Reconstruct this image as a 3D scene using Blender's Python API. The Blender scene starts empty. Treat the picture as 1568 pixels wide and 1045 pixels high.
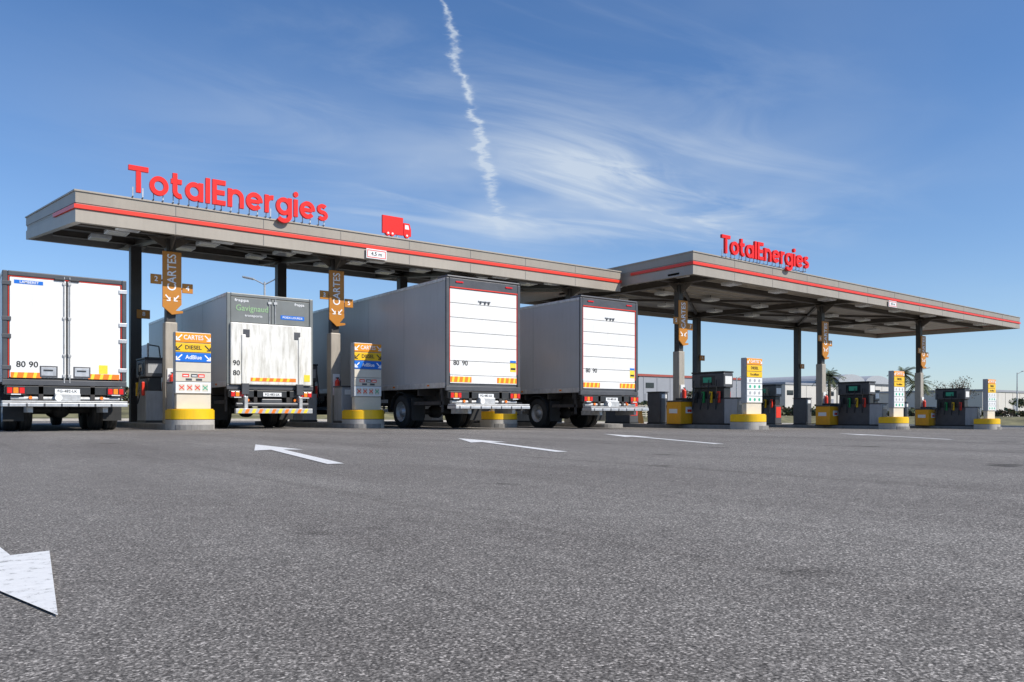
import bpy, bmesh, math, random
from mathutils import Vector, Matrix
random.seed(7)
S=bpy.context.scene
S.view_settings.view_transform='Standard'
try: S.view_settings.look='None'
except Exception: pass
S.view_settings.exposure=0
EYE=0.46
def gz(u):
    # gentle drainage fall of the forecourt towards +u
    t=u-12.0
    return -0.013*(math.log1p(math.exp(t/3.0))*3.0 if t<60 else t)

# ------------------------------------------------------------------ materials
MATS={}
def nn(nt,t,**k):
    n=nt.nodes.new(t)
    for a,b in k.items(): setattr(n,a,b)
    return n
def mat(name,col,rough=0.5,metal=0.0,var=0.10,scale=3.0,bump=0.0,bscale=60,stretch=(1,1,1),dirt=0.0,dirtcol=(0.12,0.10,0.08),spec=0.5):
    if name in MATS: return MATS[name]
    m=bpy.data.materials.new(name); m.use_nodes=True; nt=m.node_tree
    b=nt.nodes['Principled BSDF']
    b.inputs['Roughness'].default_value=rough; b.inputs['Metallic'].default_value=metal
    b.inputs['Specular IOR Level'].default_value=spec
    tc=nn(nt,'ShaderNodeTexCoord'); mp=nn(nt,'ShaderNodeMapping'); mp.inputs['Scale'].default_value=stretch
    nt.links.new(tc.outputs['Object'],mp.inputs[0])
    nz=nn(nt,'ShaderNodeTexNoise'); nz.inputs['Scale'].default_value=scale; nz.inputs['Detail'].default_value=3; nz.inputs['Roughness'].default_value=0.6
    nt.links.new(mp.outputs[0],nz.inputs['Vector'])
    rp=nn(nt,'ShaderNodeValToRGB')
    lo=tuple(c*(1-var) for c in col); hi=tuple(min(1,c*(1+var)) for c in col)
    rp.color_ramp.elements[0].position=0.3; rp.color_ramp.elements[1].position=0.7
    rp.color_ramp.elements[0].color=(*lo,1); rp.color_ramp.elements[1].color=(*hi,1)
    nt.links.new(nz.outputs['Fac'],rp.inputs[0]); out=rp.outputs[0]
    if dirt>0:
        mp2=nn(nt,'ShaderNodeMapping'); mp2.inputs['Scale'].default_value=(6,6,0.7)
        nt.links.new(tc.outputs['Object'],mp2.inputs[0])
        n2=nn(nt,'ShaderNodeTexNoise'); n2.inputs['Scale'].default_value=1.6; n2.inputs['Detail'].default_value=6; n2.inputs['Roughness'].default_value=0.7
        nt.links.new(mp2.outputs[0],n2.inputs['Vector'])
        r2=nn(nt,'ShaderNodeValToRGB'); r2.color_ramp.elements[0].position=0.46; r2.color_ramp.elements[1].position=0.74
        r2.color_ramp.elements[0].color=(0,0,0,1); r2.color_ramp.elements[1].color=(dirt,dirt,dirt,1)
        nt.links.new(n2.outputs['Fac'],r2.inputs[0])
        mx=nn(nt,'ShaderNodeMix',data_type='RGBA'); mx.inputs['B'].default_value=(*dirtcol,1)
        nt.links.new(r2.outputs[0],mx.inputs['Factor']); nt.links.new(out,mx.inputs['A']); out=mx.outputs['Result']
    nt.links.new(out,b.inputs['Base Color'])
    if bump>0:
        n3=nn(nt,'ShaderNodeTexNoise'); n3.inputs['Scale'].default_value=bscale; n3.inputs['Detail'].default_value=3
        nt.links.new(mp.outputs[0],n3.inputs['Vector'])
        bp=nn(nt,'ShaderNodeBump'); bp.inputs['Strength'].default_value=bump; bp.inputs['Distance'].default_value=0.02
        nt.links.new(n3.outputs['Fac'],bp.inputs['Height']); nt.links.new(bp.outputs[0],b.inputs['Normal'])
    MATS[name]=m; return m

def asphalt():
    m=bpy.data.materials.new('asphalt'); m.use_nodes=True; nt=m.node_tree; L=nt.links
    b=nt.nodes['Principled BSDF']; b.inputs['Roughness'].default_value=0.9; b.inputs['Specular IOR Level'].default_value=0.22
    tc=nn(nt,'ShaderNodeTexCoord')
    v=nn(nt,'ShaderNodeTexVoronoi'); v.inputs['Scale'].default_value=200; L.new(tc.outputs['Object'],v.inputs['Vector'])
    n=nn(nt,'ShaderNodeTexNoise'); n.inputs['Scale'].default_value=120; n.inputs['Detail'].default_value=3; n.inputs['Roughness'].default_value=0.7; L.new(tc.outputs['Object'],n.inputs['Vector'])
    sep=nn(nt,'ShaderNodeSeparateColor'); L.new(v.outputs['Color'],sep.inputs[0])
    r1=nn(nt,'ShaderNodeValToRGB'); e=r1.color_ramp.elements
    e[0].position=0.0; e[0].color=(0.118,0.109,0.098,1); e[1].position=1.0; e[1].color=(0.56,0.52,0.47,1)
    q=e.new(0.5); q.color=(0.182,0.169,0.153,1); q=e.new(0.85); q.color=(0.30,0.279,0.252,1)
    L.new(sep.outputs[0],r1.inputs[0])
    r2=nn(nt,'ShaderNodeValToRGB'); e=r2.color_ramp.elements
    e[0].position=0.36; e[0].color=(0.36,0.36,0.36,1); e[1].position=0.66; e[1].color=(1.5,1.5,1.5,1)
    L.new(n.outputs['Fac'],r2.inputs[0])
    def mul(a,c):
        mu=nn(nt,'ShaderNodeMix',data_type='RGBA',blend_type='MULTIPLY'); mu.inputs['Factor'].default_value=1
        L.new(a,mu.inputs['A']); L.new(c,mu.inputs['B']); return mu.outputs['Result']
    def layer(sc,scale,det,rough,p0,c0,p1,c1,loc=(0,0,0)):
        mp=nn(nt,'ShaderNodeMapping'); mp.inputs['Scale'].default_value=sc; mp.inputs['Location'].default_value=loc; L.new(tc.outputs['Object'],mp.inputs[0])
        n2=nn(nt,'ShaderNodeTexNoise'); n2.inputs['Scale'].default_value=scale; n2.inputs['Detail'].default_value=det; n2.inputs['Roughness'].default_value=rough; L.new(mp.outputs[0],n2.inputs['Vector'])
        r3=nn(nt,'ShaderNodeValToRGB'); e=r3.color_ramp.elements
        e[0].position=p0; e[0].color=(*c0,1); e[1].position=p1; e[1].color=(*c1,1); L.new(n2.outputs['Fac'],r3.inputs[0]); return r3.outputs[0]
    col=mul(r1.outputs[0],r2.outputs[0])
    col=mul(col,layer((0.55,0.14,1),1.0,5,.65,.3,(.74,.72,.71),.72,(1.22,1.22,1.21)))
    col=mul(col,layer((1,1,1),7.0,4,.7,.3,(.86,.86,.86),.7,(1.1,1.1,1.1)))          # blotchy binder
    col=mul(col,layer((1,1,1),1.1,4,.5,.655,(1,1,1),.73,(.42,.41,.40)))                # oil drips
    col=mul(col,layer((3.2,0.05,1),1.0,3,.6,.60,(1,1,1),.74,(.70,.69,.68),(2.3,0,0)))  # tyre tracks along the lanes
    L.new(col,b.inputs['Base Color'])
    bp=nn(nt,'ShaderNodeBump'); bp.inputs['Strength'].default_value=0.5; bp.inputs['Distance'].default_value=0.003
    L.new(n.outputs['Fac'],bp.inputs['Height']); L.new(bp.outputs[0],b.inputs['Normal'])
    return m
ASPH=asphalt()
def worn_paint():
    m=bpy.data.materials.new('worn_white_paint'); m.use_nodes=True; nt=m.node_tree; L=nt.links
    b=nt.nodes['Principled BSDF']; b.inputs['Roughness'].default_value=0.7
    tc=nn(nt,'ShaderNodeTexCoord'); n=nn(nt,'ShaderNodeTexNoise'); n.inputs['Scale'].default_value=22; n.inputs['Detail'].default_value=6; n.inputs['Roughness'].default_value=0.8
    L.new(tc.outputs['Object'],n.inputs['Vector'])
    r=nn(nt,'ShaderNodeValToRGB'); e=r.color_ramp.elements
    e[0].position=0.36; e[0].color=(0.3,0.29,0.27,1); e[1].position=0.44; e[1].color=(0.72,0.71,0.68,1)
    q=e.new(0.7); q.color=(0.82,0.81,0.78,1)
    L.new(n.outputs['Fac'],r.inputs[0]); L.new(r.outputs[0],b.inputs['Base Color'])
    bp=nn(nt,'ShaderNodeBump'); bp.inputs['Strength'].default_value=0.5; bp.inputs['Distance'].default_value=0.003
    L.new(n.outputs['Fac'],bp.inputs['Height']); L.new(bp.outputs[0],b.inputs['Normal'])
    return m
PAINT=worn_paint()

fascia=mat('fascia_beige',(0.34,0.30,0.245),0.5,0.1,0.07,0.8,dirt=0.12)
fascia2=mat('fascia_lower',(0.39,0.345,0.285),0.5,0.1,0.07,0.8,dirt=0.12)
red=mat('red_enamel',(0.78,0.045,0.02),0.4,0,0.05,2)
redl=mat('red_letter',(0.85,0.022,0.016),0.4,0,0.03,2,spec=0.3)
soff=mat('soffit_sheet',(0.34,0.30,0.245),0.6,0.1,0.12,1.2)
beam=mat('dark_steel',(0.13,0.112,0.092),0.5,0.2,0.15,2)
roofm=mat('roof_sheet',(0.25,0.25,0.25),0.6)
colm=mat('column_cladding',(0.42,0.375,0.31),0.5,0.05,0.08,2,dirt=0.35)
cold=mat('column_dark',(0.065,0.06,0.055),0.5,0.2,0.1,2)
ochre=mat('ochre_panel',(0.52,0.20,0.015),0.45,0,0.05,3)
orange=mat('orange_panel',(0.90,0.32,0.01),0.4,0,0.05,3)
yellow=mat('yellow_panel',(0.92,0.55,0.01),0.4,0,0.05,3,dirt=0.15)
yelbin=mat('ochre_yellow_bin',(0.85,0.38,0.01),0.4,0,0.05,3,dirt=0.15)
blue=mat('blue_panel',(0.005,0.15,0.60),0.4,0,0.05,3)
white=mat('white_paint',(0.80,0.80,0.78),0.4,0,0.03,2)
whited=mat('white_truck_panel',(0.82,0.81,0.78),0.4,0,0.03,2,dirt=0.18,dirtcol=(0.42,0.38,0.32))
whitedd=mat('white_dirty_panel',(0.80,0.78,0.72),0.45,0,0.06,2,dirt=0.85,dirtcol=(0.36,0.33,0.25))
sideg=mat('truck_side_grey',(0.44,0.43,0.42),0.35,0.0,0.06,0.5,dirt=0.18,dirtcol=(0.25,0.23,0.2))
sided=mat('truck_side_dark_grey',(0.30,0.30,0.30),0.4,0.0,0.05,0.6,dirt=0.15,dirtcol=(0.3,0.28,0.25))
greyd=mat('grey_door',(0.20,0.21,0.20),0.4,0.1,0.08,2,dirt=0.2)
alu=mat('aluminium',(0.60,0.60,0.60),0.42,0.6,0.15,5,dirt=0.3)
steel=mat('galvanised',(0.48,0.48,0.47),0.5,0.4,0.2,9)
black=mat('black_rubber',(0.022,0.022,0.022),0.7,0,0.2,8)
blk=mat('black_plastic',(0.03,0.03,0.03),0.4,0,0.2,4)
dgrey=mat('dark_frame',(0.09,0.09,0.095),0.4,0.2,0.15,3)
chas=mat('chassis',(0.05,0.045,0.042),0.7,0.2,0.3,6)
rubw=mat('rim_steel',(0.42,0.42,0.42),0.45,0.5,0.2,8,dirt=0.5)
lensr=mat('red_lens',(0.7,0.01,0.01),0.15,0,0.1,8)
lenso=mat('amber_lens',(0.85,0.25,0.01),0.15,0,0.1,8)
lensw=mat('clear_lens',(0.7,0.7,0.7),0.15)
refo=mat('reflective_orange',(0.95,0.22,0.02),0.3,0,0.05,20)
refy=mat('reflective_yellow',(0.90,0.68,0.05),0.3,0,0.05,20)
conc=mat('concrete',(0.46,0.43,0.385),0.85,0,0.12,4,bump=0.3)
kerbm=mat('kerb_concrete',(0.27,0.255,0.235),0.85,0,0.15,3,bump=0.3,dirt=0.4)
glass=mat('dark_glass',(0.02,0.025,0.03),0.08,0,0.1,2)
cream=mat('cream_panel',(0.66,0.60,0.49),0.5,0,0.05,3)
cab=mat('cabinet_grey',(0.42,0.43,0.44),0.5,0.1,0.06,3,dirt=0.3)
green=mat('green_nozzle',(0.02,0.30,0.08),0.4)
greenl=mat('green_sticker',(0.05,0.42,0.25),0.5)
lampw=mat('light_housing',(0.80,0.80,0.77),0.3)
text_dk=mat('dark_text',(0.02,0.02,0.02),0.5)
text_w=mat('white_text',(0.88,0.88,0.88),0.5)
textgreen=mat('green_text',(0.30,0.48,0.25),0.5)

# ------------------------------------------------------------------ builder
class B:
    def __init__(s,name,loc=(0,0,0),rz=0.0):
        s.name=name; s.loc=loc; s.rz=rz; s.bm=bmesh.new(); s.m=[]
    def mi(s,m):
        if m not in s.m: s.m.append(m)
        return s.m.index(m)
    def add(s,vs,fs,m,smooth=False,M=None):
        i=s.mi(m); vv=[s.bm.verts.new((M@Vector(v)) if M else Vector(v)) for v in vs]
        for f in fs:
            try:
                q=s.bm.faces.new([vv[k] for k in f]); q.material_index=i; q.smooth=smooth
            except ValueError: pass
    def hexa(s,p,m,M=None):
        s.add(p,[(3,2,1,0),(4,5,6,7),(0,1,5,4),(1,2,6,5),(2,3,7,6),(3,0,4,7)],m,M=M)
    def box(s,x0,x1,y0,y1,z0,z1,m,bev=0,M=None,seg=2):
        p=[(x0,y0,z0),(x1,y0,z0),(x1,y1,z0),(x0,y1,z0),(x0,y0,z1),(x1,y0,z1),(x1,y1,z1),(x0,y1,z1)]
        if bev<=0: s.hexa(p,m,M); return
        t=bmesh.new(); v=[t.verts.new(q) for q in p]
        for f in [(3,2,1,0),(4,5,6,7),(0,1,5,4),(1,2,6,5),(2,3,7,6),(3,0,4,7)]: t.faces.new([v[k] for k in f])
        bmesh.ops.bevel(t,geom=t.edges[:],offset=bev,segments=seg,profile=0.5,affect='EDGES')
        t.verts.index_update()
        s.add([w.co.copy() for w in t.verts],[[w.index for w in f.verts] for f in t.faces],m,M=M); t.free()
    def cyl(s,p0,p1,r0,r1,m,n=14,caps=True,M=None,smooth=True):
        p0=Vector(p0);p1=Vector(p1); d=(p1-p0).normalized()
        a=d.orthogonal().normalized(); b=d.cross(a)
        vs=[];fs=[]
        for k in range(n):
            t=2*math.pi*k/n; o=a*math.cos(t)+b*math.sin(t)
            vs.append(p0+o*r0); vs.append(p1+o*r1)
        for k in range(n):
            j=(k+1)%n; fs.append((2*k,2*j,2*j+1,2*k+1))
        s.add(vs,fs,m,smooth,M)
        if caps:
            s.add(vs,[[2*k for k in range(n)][::-1],[2*k+1 for k in range(n)]],m,False,M)
    def tube(s,pts,r,m,n=6):
        for a,b in zip(pts[:-1],pts[1:]): s.cyl(a,b,r,r,m,n)
    def lathe(s,c,axis,prof,m,n=24):
        axis=Vector(axis).normalized(); a=axis.orthogonal().normalized(); b=axis.cross(a); c=Vector(c)
        vs=[];fs=[]
        for (h,r) in prof:
            for k in range(n):
                t=2*math.pi*k/n; vs.append(c+axis*h+(a*math.cos(t)+b*math.sin(t))*r)
        for i in range(len(prof)-1):
            for k in range(n):
                j=(k+1)%n; fs.append((i*n+k,i*n+j,(i+1)*n+j,(i+1)*n+k))
        s.add(vs,fs,m,True)
    def extr(s,pts,vec,m,M=None):
        n=len(pts); vec=Vector(vec); vs=[Vector(p) for p in pts]+[Vector(p)+vec for p in pts]
        fs=[list(range(n))[::-1],list(range(n,2*n))]+[(k,(k+1)%n,n+(k+1)%n,n+k) for k in range(n)]
        s.add(vs,fs,m,M=M)
    def text(s,txt,size,m,M,ext=0.004,bold=0.0,align='CENTER',spacing=1.0,fitw=None):
        c=bpy.data.curves.new('t','FONT'); c.body=txt; c.size=size; c.extrude=ext; c.offset=bold; c.align_x=align; c.align_y='CENTER' if align=='CENTER' else 'BOTTOM_BASELINE'
        c.space_character=spacing; c.resolution_u=3
        o=bpy.data.objects.new('t',c); S.collection.objects.link(o); bpy.context.view_layer.update()
        dg=bpy.context.evaluated_depsgraph_get(); me=bpy.data.meshes.new_from_object(o.evaluated_get(dg))
        if fitw:
            xs=[v.co.x for v in me.vertices]; w=max(xs)-min(xs); k=fitw/w
            x0=min(xs) if align!='CENTER' else (min(xs)+max(xs))/2
            for v in me.vertices: v.co.x=(v.co.x-x0)*k
        s.add([v.co.copy() for v in me.vertices],[list(p.vertices) for p in me.polygons],m,M=M)
        bpy.data.objects.remove(o); bpy.data.meshes.remove(me); bpy.data.curves.remove(c)
    def stroke(s,path,t,y0,y1,m,closed=False,sx=1,sz=1,ox=0,oz=0,cap=0):
        P=[Vector(p) for p in path]; n=len(P); Lf=[];Rt=[]
        for i in range(n):
            a=P[i-1] if (i>0 or closed) else P[i]; c=P[(i+1)%n] if (i<n-1 or closed) else P[i]
            d=(c-a).normalized(); nr=Vector((-d.y,d.x)); k=1.0
            if a!=P[i] and c!=P[i]:
                d1=(P[i]-a).normalized(); k=1/max(.4,abs(Vector((-d1.y,d1.x)).dot(nr)))
            Lf.append(P[i]+nr*t/2*k); Rt.append(P[i]-nr*t/2*k)
        vs=[]
        for q in Lf+Rt: vs.append((ox+q.x*sx,y0,oz+q.y*sz))
        for q in Lf+Rt: vs.append((ox+q.x*sx,y1,oz+q.y*sz))
        fs=[]; m2=2*n; rng=range(n if closed else n-1)
        for i in rng:
            j=(i+1)%n
            fs+=[(i,j,n+j,n+i),(m2+n+i,m2+n+j,m2+j,m2+i),(i,m2+i,m2+j,j),(n+i,n+j,m2+n+j,m2+n+i)]
        if not closed: fs+=[(0,n,m2+n,m2),(n-1,m2+n-1,m2+2*n-1,2*n-1)]
        s.add(vs,fs,m)
    def done(s,fixn=True):
        me=bpy.data.meshes.new(s.name)
        if fixn: bmesh.ops.recalc_face_normals(s.bm,faces=s.bm.faces)
        s.bm.to_mesh(me); s.bm.free()
        for m in s.m: me.materials.append(m)
        o=bpy.data.objects.new(s.name,me); o.location=s.loc; o.rotation_euler=(0,0,s.rz); S.collection.objects.link(o); return o
RX=Matrix.Rotation(math.radians(90),4,'X')
def face(x,y,z,roll=0):
    return Matrix.Translation((x,y,z))@RX@Matrix.Rotation(roll,4,'Z')

# ------------------------------------------------------------------ ground
def sheet(name,us,vs,dz,m,zf=None):
    bm=bmesh.new(); g=[[bm.verts.new((u,v,(zf(u,v) if zf else gz(u))+dz)) for v in vs] for u in us]
    for i in range(len(us)-1):
        for j in range(len(vs)-1): bm.faces.new((g[i][j],g[i+1][j],g[i+1][j+1],g[i][j+1]))
    me=bpy.data.meshes.new(name); bm.to_mesh(me); bm.free(); me.materials.append(m)
    o=bpy.data.objects.new(name,me); S.collection.objects.link(o); return o
us=[-600,-200,-60,-20]+[k for k in range(-10,72,2)]+[90,140,250,500,1000,2500]
sheet('asphalt_ground',us,[-300,-40,0,20,40,80,200,600,2500],0,ASPH)

def arrow(tail,tip,hw=0.29,sw=0.075,headf=0.40):
    b=B('lane_arrow_marking')
    t=Vector((tail[0],tail[1]));p=Vector((tip[0],tip[1])); d=p-t; n=Vector((d.y,-d.x)).normalized()
    h=t+d*(1-headf); h2=t+d*(1-headf*0.93)
    pts=[t+n*sw,h2+n*sw,h+n*hw,p,h-n*hw,h2-n*sw,t-n*sw]
    b.add([(q.x,q.y,gz(q.x)+0.005) for q in pts],[list(range(7))],PAINT); b.done()
arrow((2.94,6.54),(3.8,11.2)); arrow((5.98,7.0),(7.7,11.9)); arrow((9.5,7.5),(12.35,13.0)); arrow((15.6,6.9),(19.5,11.5)); 
b=B('lane_arrow_marking'); pts=[(.24,2.02),(.33,2.98),(.22,2.96),(.2,3.23),(-.5,6.0),(-.75,6.0),(.05,2.83)]
b.add([(x,y,0.005) for x,y in pts],[list(range(len(pts)))],PAINT); b.done()

# ------------------------------------------------------------------ canopies
def canopy(name,A,Bc,C,D,colsf,colsr,soffm):
    b=B(name); P=[A,Bc,C,D]
    def inset(o):
        res=[]
        for k in range(4):
            p=Vector(P[k][:2]); a=Vector(P[k-1][:2]); c=Vector(P[(k+1)%4][:2])
            d1=(p-a).normalized(); d2=(c-p).normalized()
            n1=Vector((d1.y,-d1.x)); n2=Vector((d2.y,-d2.x))
            bis=(n1+n2).normalized(); res.append(p+bis*(o/max(.3,bis.dot(n1))))
        return res
    def zz(k,f): return P[k][3]+(P[k][2]-P[k][3])*f
    def ring(f0,f1,o,th,m,sides=(0,1,2,3)):
        O=inset(o); I=inset(o-th)
        for k in sides:
            j=(k+1)%4
            pts=[(O[k].x,O[k].y,zz(k,f1)),(O[j].x,O[j].y,zz(j,f1)),(I[j].x,I[j].y,zz(j,f1)),(I[k].x,I[k].y,zz(k,f1)),
                 (O[k].x,O[k].y,zz(k,f0)),(O[j].x,O[j].y,zz(j,f0)),(I[j].x,I[j].y,zz(j,f0)),(I[k].x,I[k].y,zz(k,f0))]
            b.hexa(pts,m)
    ring(0,0.05,0.03,0.2,fascia2); ring(0.05,0.40,0,0.15,fascia)
    ring(0.405,0.45,-0.02,0.12,fascia2)
    ring(0.45,0.58,0.035,0.15,red,(0,1)); ring(0.45,0.58,-0.03,0.1,fascia,(2,3))
    A2=Vector(A[:2]);D2=Vector(D[:2]); q=(D2-A2); fr=min(1,3.2/q.length)
    E=A2+q*fr; zA=(zz(0,.58),zz(0,.45)); zE=(zA[0]+(zz(3,.58)-zA[0])*fr,zA[1]+(zz(3,.45)-zA[1])*fr)
    b.hexa([(A2.x-.034,A2.y-.03,zA[0]),(A2.x+.05,A2.y-.03,zA[0]),(E.x+.05,E.y,zE[0]),(E.x-.034,E.y,zE[0]),
            (A2.x-.034,A2.y-.03,zA[1]),(A2.x+.05,A2.y-.03,zA[1]),(E.x+.05,E.y,zE[1]),(E.x-.034,E.y,zE[1])],red)
    ring(0.585,0.63,-0.02,0.12,fascia2); ring(0.63,1.0,0.0,0.15,fascia2); 
    n=int((Bc[0]-A[0])/2.4)
    for k in range(1,n):
        f=k/n; u=A[0]+(Bc[0]-A[0])*f; zt=A[3]+(Bc[3]-A[3])*f; zb=A[2]+(Bc[2]-A[2])*f
        b.box(u-.006,u+.006,A[1]-.004,A[1]+.02,zb+.01,zb+(zt-zb)*.36,dgrey)
        b.box(u-.006,u+.006,A[1]-.004,A[1]+.02,zb+(zt-zb)*.61,zt-(zt-zb)*.06,dgrey)
    def zbot(u,v):
        f=(u-A[0])/(Bc[0]-A[0]); g=(v-A[1])/(D[1]-A[1])
        return (A[2]*(1-f)+Bc[2]*f)*(1-g)+(D[2]*(1-f)+C[2]*f)*g
    I=inset(-0.15)
    def slab(f0,f1,m):
        b.hexa([(I[k].x,I[k].y,zz(k,f1)) for k in range(4)]+[(I[k].x,I[k].y,zz(k,f0)) for k in range(4)],m)
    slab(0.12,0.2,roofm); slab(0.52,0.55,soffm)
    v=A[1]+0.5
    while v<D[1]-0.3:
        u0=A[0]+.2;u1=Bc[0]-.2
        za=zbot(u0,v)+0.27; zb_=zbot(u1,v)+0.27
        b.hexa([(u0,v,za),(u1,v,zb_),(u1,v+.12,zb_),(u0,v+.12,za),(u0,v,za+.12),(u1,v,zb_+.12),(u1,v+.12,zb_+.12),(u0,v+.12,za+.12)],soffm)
        v+=0.62
    def ibeam(u0,v0,u1,v1,h=0.34,w=0.24,drop=0.0):
        z0=zbot(u0,v0)-drop;z1=zbot(u1,v1)-drop; d=Vector((u1-u0,v1-v0)).normalized(); nx=Vector((-d.y,d.x))
        for (ww,za,zb_) in ((w/2,0,.025),(w/2,h-.025,h),(.015,.025,h-.025)):
            b.hexa([(u0-nx.x*ww,v0-nx.y*ww,z0+za),(u1-nx.x*ww,v1-nx.y*ww,z1+za),(u1+nx.x*ww,v1+nx.y*ww,z1+za),(u0+nx.x*ww,v0+nx.y*ww,z0+za),
                    (u0-nx.x*ww,v0-nx.y*ww,z0+zb_),(u1-nx.x*ww,v1-nx.y*ww,z1+zb_),(u1+nx.x*ww,v1+nx.y*ww,z1+zb_),(u0+nx.x*ww,v0+nx.y*ww,z0+zb_)],beam)
    for (u,v) in colsf:
        ibeam(u,A[1]+.2,u,D[1]-.2,0.36,0.26)
    for row in (colsf,colsr):
        v=row[0][1]; ibeam(A[0]+.2,v,Bc[0]-.2,v,0.28,0.2,-0.05)
    vm=(colsf[0][1]+colsr[0][1])/2
    ibeam(A[0]+.2,vm,Bc[0]-.2,vm,0.2,0.16,-0.1)
    for k in range(len(colsf)-1):
        (ua,va),(ub,_)=colsf[k],colsf[k+1]
        ibeam(ua,va,ub,colsr[0][1],0.1,0.12,-0.12); ibeam(ub,va,ua,colsr[0][1],0.1,0.12,-0.14)
    for i,(u,v) in enumerate(colsf):
        z0=gz(u)+.14; zt=zbot(u,v)
        b.box(u-.13,u+.13,v-.13,v+.13,z0,zt,cold,0.015)
        b.box(u-.17,u+.17,v-.17,v+.17,z0,z0+2.95,colm,0.03)
        b.box(u-.35,u+.35,v-.3,v+.3,zt-.03,zt+.005,beam)
        b.extr([(u-.02,v-.13,zt),(u-.02,v-.75,zt),(u-.02,v-.13,zt-.4)],(.04,0,0),beam)
        b.extr([(u-.13,v-.02,zt),(u-.6,v-.02,zt),(u-.13,v-.02,zt-.3)],(0,.04,0),beam)
        b.extr([(u+.13,v-.02,zt),(u+.6,v-.02,zt),(u+.13,v-.02,zt-.3)],(0,.04,0),beam)
    for i,(u,v) in enumerate(colsr):
        z0=gz(u)+.14; zt=zbot(u,v)
        b.box(u-.17,u+.17,v-.17,v+.17,z0,zt,cold,0.02)
        b.box(u-.3,u+.3,v-.3,v+.3,zt-.03,zt+.005,beam)
    for (u,v) in colsf:
        for du in ((-1.2,1.4) if Bc[0]-A[0]<25 else (-1.2,2.0,5.2)):
            for vv in (A[1]+.95,vm-1.2,vm+1.6):
                if u+du>Bc[0]-.6: continue
                z=zbot(u+du,vv)+.12
                b.box(u+du-.30,u+du+.30,vv-.30,vv+.30,z-.07,z+.04,lampw,0.015)
                b.box(u+du-.24,u+du+.24,vv-.24,vv+.24,z-.075,z-.069,lensw)
                b.cyl((u+du,vv,z+.04),(u+du,vv,z+.2),.02,.02,beam,6)
    o=b.done(); return zbot
E=EYE
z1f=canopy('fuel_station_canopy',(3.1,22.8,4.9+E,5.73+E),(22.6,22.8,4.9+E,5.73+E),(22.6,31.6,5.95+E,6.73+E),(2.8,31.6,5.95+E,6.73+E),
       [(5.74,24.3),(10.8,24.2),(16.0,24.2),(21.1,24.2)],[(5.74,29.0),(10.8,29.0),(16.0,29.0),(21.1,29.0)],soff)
soff2=mat('soffit_sheet_bounce_lit',(0.56,0.51,0.43),0.55,0.1,0.12,1.2)  # paler soffit copy: sunlight bounced off the ground is put into its colour
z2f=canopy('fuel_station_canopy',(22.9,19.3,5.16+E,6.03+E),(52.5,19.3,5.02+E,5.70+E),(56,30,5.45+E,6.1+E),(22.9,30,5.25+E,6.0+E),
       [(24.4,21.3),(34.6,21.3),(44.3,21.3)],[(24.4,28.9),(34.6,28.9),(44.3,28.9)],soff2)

# roof letter signs: geometric sans letters built from strokes
def arc(cx,cy,rx,ry,a0,a1,n=20):
    return [(cx+rx*math.cos(math.radians(a0+(a1-a0)*k/n)),cy+ry*math.sin(math.radians(a0+(a1-a0)*k/n))) for k in range(n+1)]
T_=.185; R_=.28; Cc=.37
GL={'T':(.76,[([(0,.9075),(.76,.9075)],0),([(.38,0),(.38,.80)],0)]),
 'o':(.745,[(arc(.3725,Cc,R_,R_,0,348,28),1)]),
 't':(.47,[([(.16,.97),(.16,.29)]+arc(.35,.29,.19,.195,190,292,10),0),([(0,.648),(.075,.648)],0),([(.245,.648),(.43,.648)],0)]),
 'a':(.745,[(arc(.3725,Cc,R_,R_,0,348,28),1),([(.6525,0),(.6525,.74)],0)]),
 'l':(.185,[([(.0925,0),(.0925,1.0)],0)]),
 'E':(.56,[([(.0925,0),(.0925,1.0)],0),([(.17,.9075),(.56,.9075)],0),([(.17,.50),(.52,.50)],0),([(.17,.0925),(.56,.0925)],0)]),
 'n':(.70,[([(.0925,0),(.0925,.74)],0),(arc(.35,.39,.2575,.2575,172,0,16)+[(.6075,.0)],0)]),
 'e':(.745,[(arc(.3725,Cc,R_,R_,-4,322,28)[::1],0),([(.14,.37),(.60,.37)],0)]),
 'r':(.42,[([(.0925,0),(.0925,.74)],0),(arc(.36,.375,.2675,.2725,172,82,10),0)]),
 'g':(.745,[(arc(.3725,Cc,R_,R_,0,348,28),1),([(.6525,.74),(.6525,-.02)]+arc(.3725,-.02,.28,.215,-12,-150,14),0)]),
 'i':(.185,[([(.0925,0),(.0925,.74)],0),(arc(.0925,.95,.058,.058,0,330,11),1)]),
 's':(.54,[(arc(.27,.515,.178,.14,35,262,14)+arc(.27,.235,.185,.1425,82,-145,14),0)])}
def letters(u0,v,zb,w,cap=.70):
    b=B('rooftop_letter_sign',(u0,v,zb)); txt='TotalEnergies'
    tot=sum(GL[c][0] for c in txt)+.10*(len(txt)-1)-.06; sx=w/tot; x=0
    for i,c in enumerate(txt):
        wd,st=GL[c]
        for k,(p,cl) in enumerate(st):
            tt=T_ if c!='s' else .165
            if c=='i' and k==1: tt=.115
            if c=='e' and k==1: tt=.15
            d=.002*k+(.001*(i%2)); b.stroke(p,tt,-.05-d,.045+d,redl,bool(cl),sx,cap,x,.10)
        for q in (.25,.75) if wd>.3 else (.5,):
            xx=x+wd*sx*q; b.box(xx-.015,xx+.015,.05,.22,-.02,.01,steel); b.box(xx-.012,xx+.012,.05,.07,-.02,.25,steel)
        x+=(wd+(.10 if c!='T' else .04))*sx
    b.box(0.05,w-.05,.20,.23,-.05,-.021,steel)
    b.done()
letters(4.32,22.69,5.76+E,5.6)
letters(24.4,19.19,6.02+E,5.8)
b=B('truck_shaped_sign',(11.97,23.0,5.8+E))
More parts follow.
